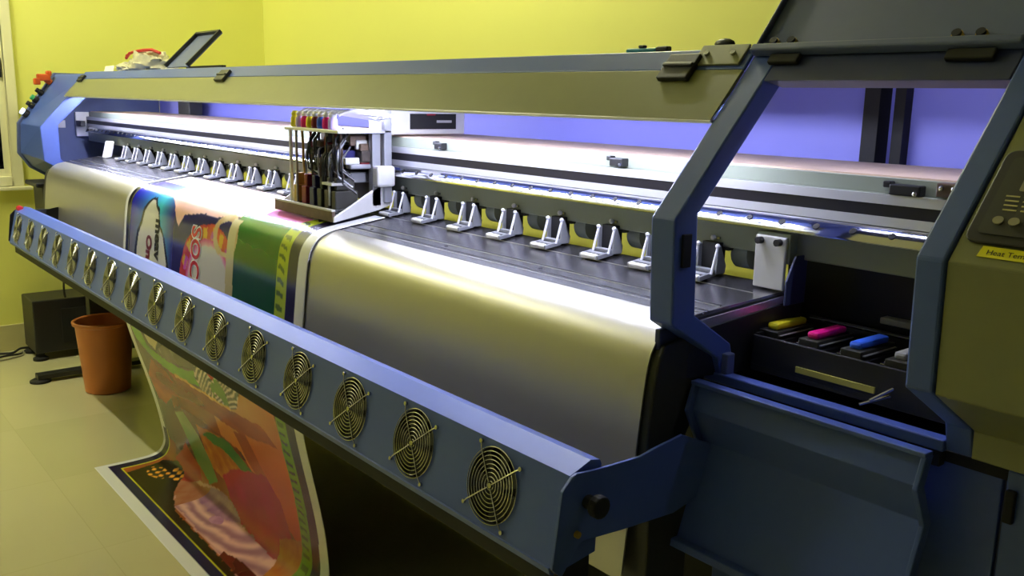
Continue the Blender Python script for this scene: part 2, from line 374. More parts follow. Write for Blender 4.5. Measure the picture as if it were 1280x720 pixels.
# end cheeks under the plate
for x0, x1 in ((-.895, -.850), (-4.47, -4.40)):
    ck = MB(); ck.prism([(1.03, -.335)]+[(y+.005, z-.002) for y, z in PP[5:11]]+[(.946, -.545), (.949, -.572), (.965, -.588), (.99, -.58), (1.03, -.50), (1.06, -.45), (1.08, -.38)], x0, x1, 'rubber')
    ck.build('end_cheek', PR, bevel=.003)
fl = MB(); fl.poly([(-.800, 1.185, -.30), (-.800, 1.235, -.30), (-.800, 1.235, -.225), (-.800, 1.205, -.225), (-.800, 1.185, -.262)], (.004, 0, 0), 'navy')
fl.build('side_flange', PR, bevel=.001)
tr = MB(); dz = .142
tr.poly([(A[0]+.003, 1.03, -.334), (B[0]+.005, 1.235, zp(1.235)-.016), (B[0]+.005, 1.235, zp(1.235)-.004), (A[0]+.003, 1.03, -.318)], (.003, 0, 0), 'alu')
tr.poly([(A[0]+.006, 1.03, -.40), (B[0]+.008, 1.235, -.40), (B[0]+.008, 1.235, zp(1.235)-.014), (A[0]+.006, 1.03, -.333)], (.003, 0, 0), 'black')
tr.build('platen_edge_trim', PR)

# ---------------------------------------------- left end housing
inn = PF; out = [(1.122, .073), (.957, -.155), (.948, -.29), (.990, -.352), (1.085, -.41)]
lh = MB()
t = .075
ib = [(1.26, .072), (1.033, -.150), (1.033, -.300), (1.10, -.365), (1.16, -.41)]
ob_ = ib
n5 = 5
vs = [(-4.45, y, z) for y, z in inn]+[(-4.45, y, z) for y, z in ib]+[(-4.82, y, z) for y, z in out]+[(-4.82, y, z) for y, z in ob_]
fs = []
for i in range(4):
    fs += [(i, i+1, 5+i+1, 5+i), (10+i, 15+i, 15+i+1, 10+i+1), (i, 10+i, 10+i+1, i+1), (5+i, 5+i+1, 15+i+1, 15+i)]
fs += [(0, 5, 15, 10), (4, 14, 19, 9)]
lh.add(vs, fs, 'blue')
lho = lh.build('left_housing', PR, bevel=.003); tag(lho, 'blue angled housing at the far end')
ol = [(1.60, .080), (1.118, .080), (.945, -.152), (.936, -.292), (.982, -.36), (1.08, -.42), (1.60, -.42)]
MB().prism(ol, -4.845, -4.82, 'lidblue').build('end_panel', lho, bevel=.003)
MB().box(-4.82, -4.46, 1.05, 1.60, -.43, -.41, 'navy').build('housing_floor', lho)
MB().box(-4.815, -4.60, 1.30, 1.60, .074, .082, 'blue').build('housing_top', lho)
MB().box(-4.8195, -4.816, 1.11, 1.15, -.175, -.14, 'white').build('white_sticker', lho)
def onl(x, k, off):                          # point on the slanted left face, k = 0 low, 1 high
    u = (x+4.45)/-.37
    a = Vector((0, *[PF[1][i]+(out[1][i]-PF[1][i])*u for i in (0, 1)])); b = Vector((0, *[PF[0][i]+(out[0][i]-PF[0][i])*u for i in (0, 1)]))
    p = a+(b-a)*k; d = (b-a).normalized(); nn = Vector((0, -d.z, d.y)); p += nn*off; return Vector((x, p.y, p.z)), nn
for k_, mk, r in ((.18, 'button', .018), (.34, 'black', .013), (.46, 'buttongreen', .016), (.60, 'black', .013)):
    p, nn = onl(-4.80, k_, .0); MB().cyl(p, p+nn*.02, r, 'black', n=14).cyl(p+nn*.02, p+nn*.034, r*.8, mk, n=14).build('button', lho, bevel=.002)
p, nn = onl(-4.79, .82, 0)
es = MB(); es.cyl(p, p+nn*.03, .014, 'orange', n=12)
q = p+nn*.035
es.box(q.x-.02, q.x+.02, q.y-.03, q.y+.025, q.z-.012, q.z+.02, 'orange'); es.box(q.x-.02, q.x+.02, q.y-.045, q.y-.02, q.z-.03, q.z+.0, 'orange'); es.box(q.x-.02, q.x+.02, q.y+.01, q.y+.03, q.z+.01, q.z+.035, 'orange')
tag(es.build('stop_lever', lho, bevel=.005), 'orange stop lever')

# ---------------------------------------------- right end housing
rh = MB()
def inset(P, d): return [(y+d, z) for y, z in P]
pin = [(1.215, .068), (1.008, -.152), (1.014, -.298), (1.10, -.352), (1.115, -.40)]
rh.band(PF, pin, -.872, -.828, 'blue')
rho = rh.build('opening_post', PR, bevel=.003); tag(rho, 'blue angled post left of the opening')
ps = MB(); ps.box(-.828, -.823, .975, .992, -.225, -.178, 'black'); ps.build('magnet_catch', rho, bevel=.001)
MB().box(-.868, -.858, .975, 1.03, -.375, -.32, 'navy').build('hinge_block', rho, bevel=.002)
MB().box(-.848, -.818, 1.082, 1.10, -.405, -.365, 'lidblue').build('hinge_block', rho, bevel=.002)
rs = MB(); rs.band(PF, pin, -.487, -.455, 'blue'); rs.build('control_post', PR, bevel=.003)
hd = MB(); hd.band([(1.167, .070), (1.133, .033)], [(1.215, .062), (1.18, .024)], -.828, -.487, 'navy'); hd.build('opening_header', PR, bevel=.002)
rt = MB(); rt.box(-.872, -.10, 1.172, 1.612, .078, .087, 'blue'); rt.box(-.11, -.10, 1.10, 1.60, -1.26, .078, 'blue'); rt.build('housing_shell', PR)
of = [(y+.003, z-.001) for y, z in PF[:4]]+[(1.078, -.408)]
oi = [(y+.006, z) for y, z in pin]
oc = MB(); oc.band(of, [(y+.03, z) for y, z in of], -.4535, -.10, 'olive'); oc.build('control_cover', PR, bevel=.002)
# control panel on the olive slope
def onp(x, z, off=0.):
    y = 1.1722+(z-.071)/1.0952; return (x, y-.7385*off, z+.6743*off)
nP = Vector((0, -.7385, .6743))
def rrect(x0, x1, z0, z1, r, off, n=5):
    pts = []
    for cx_, cz_, a0 in ((x1-r, z1-r*.74, 0), (x0+r, z1-r*.74, 90), (x0+r, z0+r*.74, 180), (x1-r, z0+r*.74, 270)):
        for i in range(n):
            a = math.radians(a0+90*i/(n-1)); pts.append(onp(cx_+r*math.cos(a), cz_+r*.74*math.sin(a), off))
    return pts
cp = MB(); cp.poly(rrect(-.448, -.20, -.139, -.046, .012, .0005), tuple(nP*.004), 'black')
cpo = cp.build('control_panel', PR, bevel=.0015)
MB().poly(rrect(-.437, -.21, -.131, -.054, .006, .0046), tuple(nP*.0008), 'rubber').build('panel_face', cpo)
MB().poly(rrect(-.416, -.36, -.088, -.068, .002, .0055), tuple(nP*.0008), 'greycable').build('display', cpo)
for i in range(6):
    x = -.4215+.0158*i
    MB().poly(rrect(x-.0055, x+.0055, -.1215, -.1140, .005, .0055), tuple(nP*.0015), 'greycable').build('button', cpo)
ln = MB()
for i, z in enumerate((-.094, -.0985, -.103, -.1075)):
    for a, b in ((-.426, -.412), (-.408, -.392), (-.388, -.372), (-.368, -.35)):
        ln.poly([onp(a+.001*i, z, .0055), onp(b+.001*i, z, .0055), onp(b+.001*i, z+.0013, .0055), onp(a+.001*i, z+.0013, .0055)], tuple(nP*.0003), 'skirt')
ln.build('panel_marking', cpo)
lbm = MB(); lbm.poly([onp(-.4275, -.1508, .001), onp(-.3, -.1508, .001), onp(-.3, -.1415, .001), onp(-.4255, -.1405, .001)], tuple(nP*.0006), 'labelyellow')
lbo = lbm.build('warning_label', PR); tag(lbo, 'yellow paper label reading Heat Temp. Control')
V, F = text_mesh('Heat Temp. Control', .0098)
tm = MB(); tm.add([onp(-.4195+v[0]*.95, -.1483+v[1]*.674, .0019) for v in V], F, 'ink'); tm.build('label_text', lbo)

MB().cyl((-.82, 1.205, .053), (-.52, 1.205, .053), .007, 'fillglow', n=10).build('added_fill_lamp', PR, smooth=True)  # unseen lamp added behind the header to brighten the caps
# hinged lid standing open above the opening
ld = Vector((0, .069, .0855)).normalized(); ln_ = Vector((0, -ld.z, ld.y))
def onlid(x, s, off=0.): p = Vector((x, 1.168, .071))+ld*s+ln_*off; return (p.x, p.y, p.z)
lid = MB()
lid.poly([onlid(-.872, 0, 0), onlid(-.487, 0, 0), onlid(-.487, .40, 0), onlid(-.872, .40, 0)], tuple(ln_*-.006), 'lidblue')
lid.poly([onlid(-.872, -.004, .0005), onlid(-.487, -.004, .0005), onlid(-.487, .009, .0005), onlid(-.872, .009, .0005)], tuple(ln_*.016), 'lidblue')
lid.poly([onlid(-.872, .009, .0005), onlid(-.866, .009, .0005), onlid(-.866, .40, .0005), onlid(-.872, .40, .0005)], tuple(ln_*.01), 'navy')
lido = lid.build('opening_lid', PR, bevel=.003); tag(lido, 'blue-grey hinged lid standing open')
for x in (-.845, -.815, -.575, -.545): MB().cyl(onlid(x, .02, .0), onlid(x, .02, .006), .0075, 'ochre', n=12).cyl(onlid(x, .02, .006), onlid(x, .02, .010), .006, 'matblack', n=12).build('lid_bolt', lido)
for a, b in ((-.835, -.785), (-.575, -.515)):
    MB().poly([onlid(a, -.022, .002), onlid(b, -.022, .002), onlid(b, -.006, .002), onlid(a, -.006, .002)], tuple(ln_*.008), 'matblack').build('lid_hinge', lido, bevel=.002)

# lower body of the right cabinet
MB().box(-.872, -.487, 1.078, 1.10, -.411, -.396, 'blue').build('opening_sill', PR, bevel=.002)
lc = MB(); lc.box(-.838, -.425, 1.105, 1.13, -1.24, -.412, 'blue'); lc.box(-.425, -.11, 1.11, 1.13, -1.24, -.412, 'navy'); lc.box(-.838, -.826, 1.13, 1.60, -1.24, -.43, 'navy')
lco = lc.build('lower_cabinet', PR, bevel=.002)
dr = MB(); dr.box(-.418, -.115, 1.098, 1.1095, -1.22, -.415, 'blue'); dro = dr.build('cabinet_door', PR, bevel=.002)
MB().box(-.4155, -.404, 1.090, 1.098, -.478, -.437, 'matblack').build('door_handle', dro, bevel=.002)
MB().box(-.86, -.845, 1.105, 1.14, -.435, -.424, 'chrome').box(-.862, -.80, 1.101, 1.105, -.44, -.43, 'black').build('strike', lco) if False else None
for a, b in ((-.865, -.815), (-.54, -.495)):
    mc = MB(); mc.box(a, b, 1.090, 1.105, -.436, -.416, 'black'); mco = mc.build('flap_catch', PR, bevel=.002)
    if a < -.8: MB().box(a+.006, b-.014, 1.088, 1.090, -.425, -.421, 'chrome').build('catch_plate', mco)
# folded-down front flap
FP = [(1.036, -.408), (1.022, -.446), (1.050, -.500), (.998, -.645)]
fx0, fx1 = -.845, -.486
fp = MB(); fp.band([(y+.012, z) for y, z in FP], [(y+.018, z) for y, z in FP], fx0, fx1, 'blue')
fpo = fp.build('front_flap', PR, bevel=.001); tag(fpo, 'blue folded front flap hanging open below the opening')
rim = MB()
for a, b in ((fx0, fx0+.007), (fx1-.007, fx1)): rim.band(FP, [(y+.014, z) for y, z in FP], a, b, 'blue')
rim.box(fx0, fx1, 1.034, 1.052, -.4085, -.402, 'blue'); rim.band([(.998, -.640), (.996, -.652)], [(1.016, -.640), (1.014, -.652)], fx0, fx1, 'blue')
rim.build('flap_rim', fpo, bevel=.0015)

# capping station inside the opening
cs = MB(); tx0, tx1, ty0, ty1, tz = -.815, -.50, 1.135, 1.285, -.395
cs.box(tx0, tx1, ty0, ty1, tz, tz+.01, 'black').box(tx0, tx1, ty0, ty0+.006, tz+.01, -.340, 'black').box(tx0, tx1, ty1-.006, ty1, tz+.01, -.330, 'black').box(tx0, tx0+.006, ty0+.006, ty1-.006, tz+.01, -.338, 'black').box(tx1-.006, tx1, ty0+.006, ty1-.006, tz+.01, -.338, 'black')
cs.box(tx0+.006, tx1-.006, ty0+.006, ty1-.006, tz+.01, -.362, 'rubber')
cso = cs.build('capping_tray', PR, bevel=.001)
MB().box(-.735, -.612, ty0-.003, ty0, -.380, -.3715, 'olivestrip').build('yellow_strip', cso)
for x, k in ((-.802, 'yellow'), (-.733, 'magenta'), (-.665, 'cyan'), (-.598, 'grey')):
    b = MB(); b.box(x-.022, x+.022, 1.158, 1.246, -.3625, -.347, 'black'); b.box(x-.016, x+.016, 1.156, 1.250, -.347, -.335, 'rubber')
    b.box(x-.027, x-.02, 1.164, 1.18, -.356, -.345, 'chrome'); b.box(x-.019, x+.019, 1.160, 1.248, -.342, -.340, 'grey')
    bo = b.build('cap_base', cso, bevel=.002)
    bo2 = MB().box(x-.0095, x+.0095, 1.165, 1.243, -.335, -.3245, k).build('print_head_cap', cso, bevel=.004)
    bo2['label'] = {'yellow': 'yellow cap', 'magenta': 'magenta cap', 'cyan': 'blue cap', 'grey': 'grey cap'}[k]
for p, q in (((-.868, 1.112, -.380), (-.845, 1.165, -.355)), ((-.606, 1.112, -.384), (-.566, 1.165, -.348)), ((-.618, 1.108, -.392), (-.59, 1.135, -.378)), ((-.80, 1.26, -.329), (-.53, 1.262, -.329))):
    MB().tube([p, q], .0022, 'chrome', n=6).build('wiper_rod', PR)
MB().box(-.88, -.11, 1.31, 1.33, -.45, -.2345, 'black').build('inner_panel', PR)
MB().box(-.86, -.11, 1.102, 1.31, -.43, -.416, 'matblack').build('inner_floor', PR)
MB().box(-.492, -.488, 1.14, 1.30, -.33, -.25, 'matblack').build('inner_guard', PR)
MB().box(-.70, -.64, 1.290, 1.31, -.322, -.312, 'grey').build('inner_latch', PR, bevel=.002)

# ---------------------------------------------- drying bar with its row of fans
Tb, Tf, Bf = (.831, -.4717), (.7805, -.484), (.752, -.607)
bx0, bx1 = -4.17, -.832
db = empty('drying_bar', ((bx0+bx1)/2, .79, -.55)); db.parent = PR; db.location = WORLD['drying_bar']-WORLD[PR.name]
e1 = Vector((1, 0, 0)); e2 = Vector((0, Tf[0]-Bf[0], Tf[1]-Bf[1])).normalized(); e3 = e1.cross(e2)     # in the face: along, up, outward (-y)
if e3.y > 0: e3 = -e3
def face(a, h, o=0.): p = Vector((a, Bf[0], Bf[1]))+e2*h+e3*o; return (p.x, p.y, p.z)
HF = (Vector((Tf[0], Tf[1], 0))-Vector((Bf[0], Bf[1], 0))).length
hc = HF*.50; RH = .0545
fx = [-.976-.206*i for i in range(16)]
fb = MB()
NS = 48
edges = [bx1]+[(fx[i]+fx[i+1])/2 for i in range(15)]+[bx0]
for i in range(16):
    xa, xb = edges[i+1], edges[i]
    circ = []; sq = []
    for j in range(NS):
        a = 2*PI*j/NS; ca, sa = math.cos(a), math.sin(a)
        circ.append(face(fx[i]+RH*ca, hc+RH*sa))
        # border point in the same direction
        tx = ((xb-fx[i]) if ca > 0 else (xa-fx[i]))/ca if abs(ca) > 1e-9 else 1e9
        ty = ((HF-hc) if sa > 0 else -hc)/sa if abs(sa) > 1e-9 else 1e9
        t_ = min(tx, ty); sq.append(face(fx[i]+t_*ca, hc+t_*sa))
    fb.add(circ+sq, [(j, (j+1) % NS, NS+(j+1) % NS, NS+j) for j in range(NS)], 'blue')
    # the four corners left over
    for cx_, ch_ in ((xb, HF), (xa, HF), (xa, 0), (xb, 0)):
        A_ = math.atan2(ch_-hc, cx_-fx[i]) % (2*PI); j = int(A_/(2*PI)*NS)
        fb.add([sq[j], face(cx_, ch_), sq[(j+1) % NS]], [(0, 1, 2)], 'blue')
    # short sleeve behind the hole
    back = [tuple(Vector(p)-e3*.012) for p in circ]
    fb.add(circ+back, [(j, (j+1) % NS, NS+(j+1) % NS, NS+j) for j in range(NS)], 'rubber')
# top, underside and back of the folded sheet
fb.sheet([Tf, (.818, -.4700), (.835, -.4735), (.838, -.480)], .003, bx0, bx1, 'blue')
fb.sheet([(.838, -.478), (.832, -.607)], .003, bx0, bx1, 'navy')
fb.sheet([Bf, (.755, -.6165), (.760, -.618)], .003, bx0, bx1, 'blue')
bar = fb.build('bar_housing', db)
MB().box(bx0, bx1, .768, .826, -.655, -.610, 'matblack').build('under_tray', db, bevel=.003)
for x0, x1 in ((bx1, bx1+.003), (bx0-.003, bx0)):
    MB().prism([Tf, (.818, -.4700), (.835, -.4735), (.838, -.480), (.832, -.607), (.76, -.618), Bf], x0, x1, 'blue').build('end_cap', db)
MB().cyl((-4.168, .795, -.475), (-4.14, .795, -.475), .012, 'red', n=14).build('red_plug', db, bevel=.003)
# one fan, then fifteen copies
def fan(x):
    c = MB(); NR = 9
    ctr = lambda o=0.: Vector(face(x, hc, o))
    def circp(r, o, n=40): return [Vector(face(x+r*math.cos(2*PI*j/n), hc+r*math.sin(2*PI*j/n), o)) for j in range(n)]
    for i in range(NR): c.tube(circp(.0065+(.0555-.0065)*i/(NR-1), .004 if i < NR-1 else .002), .0009, 'guard', n=6, closed=True)
    for a in (34, 122, 214, 302):
        d = math.radians(a+4); p = lambda r, o: face(x+r*math.cos(d), hc+r*math.sin(d), o)
        c.tube([p(.005, .0055), p(.055, .0055), p(.066, .003)], .0012, 'guard', n=6)
        c.cyl(p(.068, 0), p(.068, .004), .0034, 'guard', n=10)
    c.cyl(face(x, hc, .003), face(x, hc, .006), .004, 'guard', n=16)
    f = c.build('fan', PR if False else db, smooth=True)
    r = MB(); r.cyl(face(x, hc, -.012), face(x, hc, -.014), .0545, 'matblack', n=32); r.cyl(face(x, hc, -.003), face(x, hc, -.012), .02, 'black', n=24)
    for j in range(7):
        a0 = 2*PI*j/7
        q = [face(x+rr*math.cos(a0+da), hc+rr*math.sin(a0+da), oo) for rr, da, oo in ((.019, 0, -.004), (.052, .25, -.004), (.052, .85, -.0115), (.019, .7, -.0115))]
        r.add(q, [(0, 1, 2, 3)], 'rubber')
    r.build('fan_rotor', f) if False else None
    return f, r
f0, rot = fan(fx[0]); rt0 = rot.build('fan_rotor', db)
for i in range(1, 16):
    copy_part(f0, (fx[i]-fx[0], 0, 0), db); copy_part(rt0, (fx[i]-fx[0], 0, 0), db)
# arms that carry the bar
armp = [(.762, -.500), (.779, -.483), (.787, -.480), (.809, -.482), (.854, -.484), (.909, -.485), (.935, -.480), (.995, -.472), (1.06, -.50), (1.06, -.575), (.985, -.591), (.876, -.586), (.799, -.580), (.787, -.592), (.765, -.622), (.748, -.606)]
for x0, x1 in ((-.827, -.822), (-4.18, -4.175)):
    ao = MB().prism(armp, x0, x1, 'blue' if x0 > -1 else 'black').build('support_arm', PR, bevel=.001)
    if x0 > -1:
        MB().cyl((-.822, .806, -.523), (-.806, .806, -.523), .010, 'matblack', n=16).cyl((-.806, .806, -.523), (-.792, .806, -.523), .016, 'matblack', n=16).build('arm_knob', ao, bevel=.003)
        for y, z in ((.789, -.566),): MB().cyl((-.822, y, z), (-.817, y, z), .005, 'ochre', n=10).build('arm_bolt', ao)

MB().box(-4.66, -4.48, .955, 1.04, -.60, -.425, 'black').box(-4.70, -4.48, .93, 1.04, -.425, -.405, 'black').build('media_bracket', PR, bevel=.006)
# stand: legs and foot bars with levelling pads
for x in (-.855, -4.45):
    fy0 = .945 if x > -1 else 1.10
    MB().box(x-.04, x+.02, fy0, fy0+.09, -1.262, -.59, 'rubber').build('stand_leg', PR, bevel=.003)
    MB().box(x-.02, x+.02, 1.45, 1.52, -1.262, -.40, 'rubber').build('stand_leg', PR, bevel=.003)
    ft = MB(); ft.box(x-.03, x+.03, .86, 1.62, -1.284, -1.262, 'black'); fto = ft.build('foot_bar', PR, bevel=.003)
    for y in (.875, 1.6): MB().lathe([(.0, 0), (.045, 0), (.045, .008), (.03, .016), (0, .016)], (x, y, -1.3), 'matblack', n=24).build('levelling_pad', fto)
for q in ((1.45, 1.52, -.60, -.50), (1.01, 1.05, -.46, -.345), (1.05, 1.50, -.40, -.35)): MB().box(-4.43, -.875, *q, 'navy').build('stand_beam', PR, bevel=.003)
MB().box(-4.43, -.84, 1.525, 1.54, -1.292, -.42, 'rubber').build('added_light_block', PR, bevel=.002)  # sheet added to keep back wall light off the floor underneath

# ---------------------------------------------- far small lid standing open on the cover top
fl_ = MB(); a_, b_ = Vector((0, 1.192, .090)), Vector((0, 1.318, .212)); d_ = (b_-a_).normalized(); nn_ = Vector((0, -d_.z, d_.y))
def onf(x, s, o): p = a_+(b_-a_)*s+nn_*o; return (x, p.y, p.z)
fl_.poly([onf(-3.49, 0, 0), onf(-3.27, 0, 0), onf(-3.27, 1, 0), onf(-3.49, 1, 0)], tuple(nn_*-.004), 'lidblue')
flo = fl_.build('access_lid', PR); tag(flo, 'small grey lid with black edge standing open on the cover')
r_ = MB()
for q in ((-3.495, -3.485, 0, 1), (-3.275, -3.265, 0, 1), (-3.485, -3.275, .95, 1)):
    r_.poly([onf(q[0], q[2], .001), onf(q[1], q[2], .001), onf(q[1], q[3], .001), onf(q[0], q[3], .001)], tuple(nn_*.012), 'black')
r_.build('lid_edging', flo)
MB().box(-3.30, -2.98, 1.195, 1.21, .0835, .0905, 'black').build('lid_seal', PR)

# ---------------------------------------------- print carriage
ca = empty('print_carriage', (-2.12, 1.1, -.29)); ca.parent = PR; ca.location = WORLD['print_carriage']-WORLD[PR.name]
cx0, cx1 = -2.275, -1.962
MB().prism([(1.05, -.292), (1.172, -.272), (1.172, -.264), (1.05, -.284)], cx0, cx1, 'alusatin').build('base_plate', ca)
MB().prism([(1.042, -.296), (1.05, -.296), (1.05, -.272), (1.042, -.272)], cx0, cx1, 'brown').prism([(1.041, -.271), (1.051, -.271), (1.051, -.267), (1.041, -.267)], cx0, cx1, 'dirty').build('front_lip', ca)
for x0, x1, k in ((cx1, cx1+.007, 'dirty'), (cx0-.006, cx0, 'dirty')):
    MB().poly([(x0, 1.043, -.297), (x0, 1.043, -.284), (x0, 1.168, -.214), (x0, 1.203, -.205), (x0, 1.203, -.262), (x0, 1.17, -.273)], (x1-x0, 0, 0), k).build('side_gusset', ca, bevel=.002)
for q, k in (((-2.22, -2.212, 1.06, 1.066, -.283, -.085), 'dirty'), ((-1.972, -1.955, 1.15, 1.172, -.262, -.085), 'steel'), ((-2.185, -2.18, 1.06, 1.065, -.283, -.085), 'greycable')): MB().box(*q, k).build('carriage_post', ca)
MB().box(-2.23, -1.945, 1.052, 1.20, -.087, -.079, 'alusatin').build('top_shelf', ca, bevel=.002)
MB().box(-2.26, -1.962, 1.172, 1.201, -.255, -.09, 'pcb').build('back_board', ca)
for i, k in enumerate(('yellow', 'lilac', 'magenta', 'yellow', 'darkred', 'cyan', 'magenta', 'lilac')):
    x = -2.205+.0285*i
    c_ = MB(); c_.lathe([(0, 0), (.010, 0), (.0122, .004), (.0115, .022), (.008, .028), (0, .028)], (x, 1.072, -.079), k, n=14)
    co = c_.build('ink_damper', ca, smooth=True)
    MB().lathe([(0, 0), (.009, 0), (.010, .006), (.006, .012), (0, .012)], (x, 1.072, -.051), 'white' if i not in (0,) else 'yellow', n=14).build('damper_lid', ca, smooth=True)
R_ = random.Random(3)
for i in range(9):
    x = -2.19+.026*i; y1 = 1.10+.01*R_.random()
    MB().tube([(x, 1.075, -.045), (x+.01, 1.09, -.036), (x+.05, 1.115, -.035-.006*R_.random()), (x+.10, 1.14+.02*R_.random(), -.045), (-1.965, 1.17, -.055), (-1.962, 1.21, -.06)], .0045, 'white', n=7).build('ink_hose', ca, smooth=True)
for x, k, wd in ((-2.195, 'ochre', .020), (-2.148, 'darkred', .026), (-2.105, 'inkblue', .026), (-2.065, 'rubber', .024), (-2.028, 'pcb', .022), (-1.992, 'rubber', .020)):
    h = MB(); h.box(x-wd/2, x+wd/2, 1.062, 1.125, -.272, -.225, k); h.box(x-wd/2+.004, x+wd/2-.004, 1.068, 1.118, -.225, -.195, k); h.box(x-wd/2-.003, x+wd/2+.003, 1.06, 1.127, -.2765, -.268, 'black')
    ho = h.build('print_head', ca, bevel=.003)
    hc_ = MB(); hc_.tube([(x, 1.09, -.195), (x+.004, 1.085, -.165), (x-.006, 1.09, -.13), (x, 1.085, -.088)], .0035, k if k not in ('rubber', 'pcb') else 'brown', n=6)
    hc_.build('head_hose', ca, smooth=True)
for i in range(46):
    x = -2.14+.165*R_.random(); z = -.20+.105*R_.random(); y = 1.085+.06*R_.random(); a = .005+.013*R_.random(); b2 = .004+.012*R_.random()
    MB().box(x-a, x+a, y-.012, 1.172, z-b2, z+b2, R_.choice(['brown', 'pcb', 'brown', 'rubber', 'pcb', 'steel', 'dirty', 'darkred', 'inkblue'])).build('valve', ca, bevel=.003)
for i in range(18):
    x = -2.16+.011*i; z = -.11-.06*R_.random()
    MB().tube([(x, 1.10, z+.035), (x+.012, 1.072, z+.01), (x+.02, 1.066, z-.02), (x+.012, 1.072, z-.05), (x+.03, 1.10, z-.075)], .0028, R_.choice(['black', 'brown', 'rubber', 'pcb', 'black', 'steel']), n=6).build('wiring_loop', ca, smooth=True)
MB().box(-2.035, -1.985, 1.055, 1.10, -.212, -.206, 'dirty').cyl((-2.01, 1.062, -.206), (-2.01, 1.062, -.262), .003, 'dirty', n=8).build('head_clamp', ca)
rbx = MB(); rbx.box(-2.06, -1.962, 1.202, 1.43, -.0905, -.028, 'dirty')
rbx.build('motor_box', ca, bevel=.003); MB().box(-1.962, -1.945, 1.178, 1.199, -.255, -.028, 'steel').build('rear_post', ca, bevel=.002); rbo2 = ca
MB().box(-1.962, -1.959, 1.262, 1.40, -.078, -.040, 'matblack').build('motor_window', rbo2)
MB().box(-1.959, -1.957, 1.31, 1.335, -.044, -.040, 'darkred').build('motor_label', rbo2); MB().box(-1.959, -1.957, 1.34, 1.385, -.062, -.056, 'grey').build('motor_label', rbo2)
pk = MB(); pk.box(-1.958, -1.93, 1.15, 1.20, -.215, -.165, 'dirty'); pk.build('slider_block', ca, bevel=.006)

# ------------------------------------------------------------------ the printed banner
BP = [(1.162, -.287), (1.05, -.303), (1.01, -.311), (.982, -.326), (.961, -.355), (.951, -.40), (.942, -.48), (.930, -.6), (.921, -.71), (.93, -.79), (.950, -.87), (.985, -.994), (1.012, -1.10), (1.03, -1.2), (1.033, -1.25), (1.015, -1.283), (.97, -1.296), (.79, -1.298)]
def smooth_line(P, n=24):
    out = []; P = [np.array(p) for p in P]
    for i in range(len(P)-1):
        p0, p1, p2, p3 = P[max(i-1, 0)], P[i], P[i+1], P[min(i+2, len(P)-1)]
        d = np.linalg.norm(p2-p1)
        m1 = (p2-p0)/(np.linalg.norm(p2-p1)+np.linalg.norm(p1-p0))*d if i > 0 else (p2-p1)
        m2 = (p3-p1)/(np.linalg.norm(p3-p2)+np.linalg.norm(p2-p1))*d if i < len(P)-2 else (p2-p1)
        for k in range(n):
            t = k/n; out.append((2*t**3-3*t**2+1)*p1+(t**3-2*t**2+t)*m1+(-2*t**3+3*t**2)*p2+(t**3-t**2)*m2)
    out.append(P[-1]); return np.array(out)
BS = smooth_line(BP); BL = .0283+np.concatenate([[0], np.cumsum(np.linalg.norm(np.diff(BS, axis=0), axis=1))]); BT = BL[-1]
def bpos(t): return np.interp(t, BL, BS[:, 0]), np.interp(t, BL, BS[:, 1])
xl = lambda t: -3.275+0*t
xr = lambda t: -1.918-.085*np.clip((t-.70)/.45, 0, 1)
NX, NT = 330, 340
tt = np.linspace(BL[0], BT, NT); uu = np.linspace(0, 1, NX)
T, U = np.meshgrid(tt, uu, indexing='ij'); X = xl(T)+(xr(T)-xl(T))*U
Yb, Zb = bpos(T)
# ---- artwork, evaluated at every grid point
def inside(poly):
    p = np.array(poly, float); r = np.zeros(X.shape, bool); j = len(p)-1
    for i in range(len(p)):
        xi, yi = p[i]; xj, yj = p[j]
        if yi != yj:
            c = ((yi > T) != (yj > T)) & (X < (xj-xi)*(T-yi)/(yj-yi)+xi); r ^= c
        j = i
    return r
rng = np.random.RandomState(5)
def noise(fx_, ft_, seed, oct_=3):
    r = np.random.RandomState(seed); out = np.zeros(X.shape); amp = 1.; tot = 0
    for o in range(oct_):
        g_ = r.rand(64, 64); a = (X+4)*fx_*2**o; b = T*ft_*2**o
        i0 = np.floor(a).astype(int); j0 = np.floor(b).astype(int); fa = a-i0; fb_ = b-j0; fa = fa*fa*(3-2*fa); fb_ = fb_*fb_*(3-2*fb_)
        G = lambda i, j: g_[i % 64, j % 64]
        out += amp*((G(i0, j0)*(1-fa)+G(i0+1, j0)*fa)*(1-fb_)+(G(i0, j0+1)*(1-fa)+G(i0+1, j0+1)*fa)*fb_); tot += amp; amp *= .5
    return out/tot
C_ = np.zeros(X.shape+(3,)); C_[:] = (238, 238, 238)
N1 = noise(9, 9, 1); N2 = noise(30, 30, 2); N3 = noise(4, 14, 3)
def put(mask, c, c2=None, n_=None):
    if c2 is None: C_[mask] = c
    else: C_[mask] = (np.array(c)*(1-n_[..., None])+np.array(c2)*n_[..., None])[mask]
wx = X+.012*(N1-.5); wt = T+.012*(N2-.5)
XS, TS = X, T
M_ = (X > -3.232) & (X < xr(T)-.045)
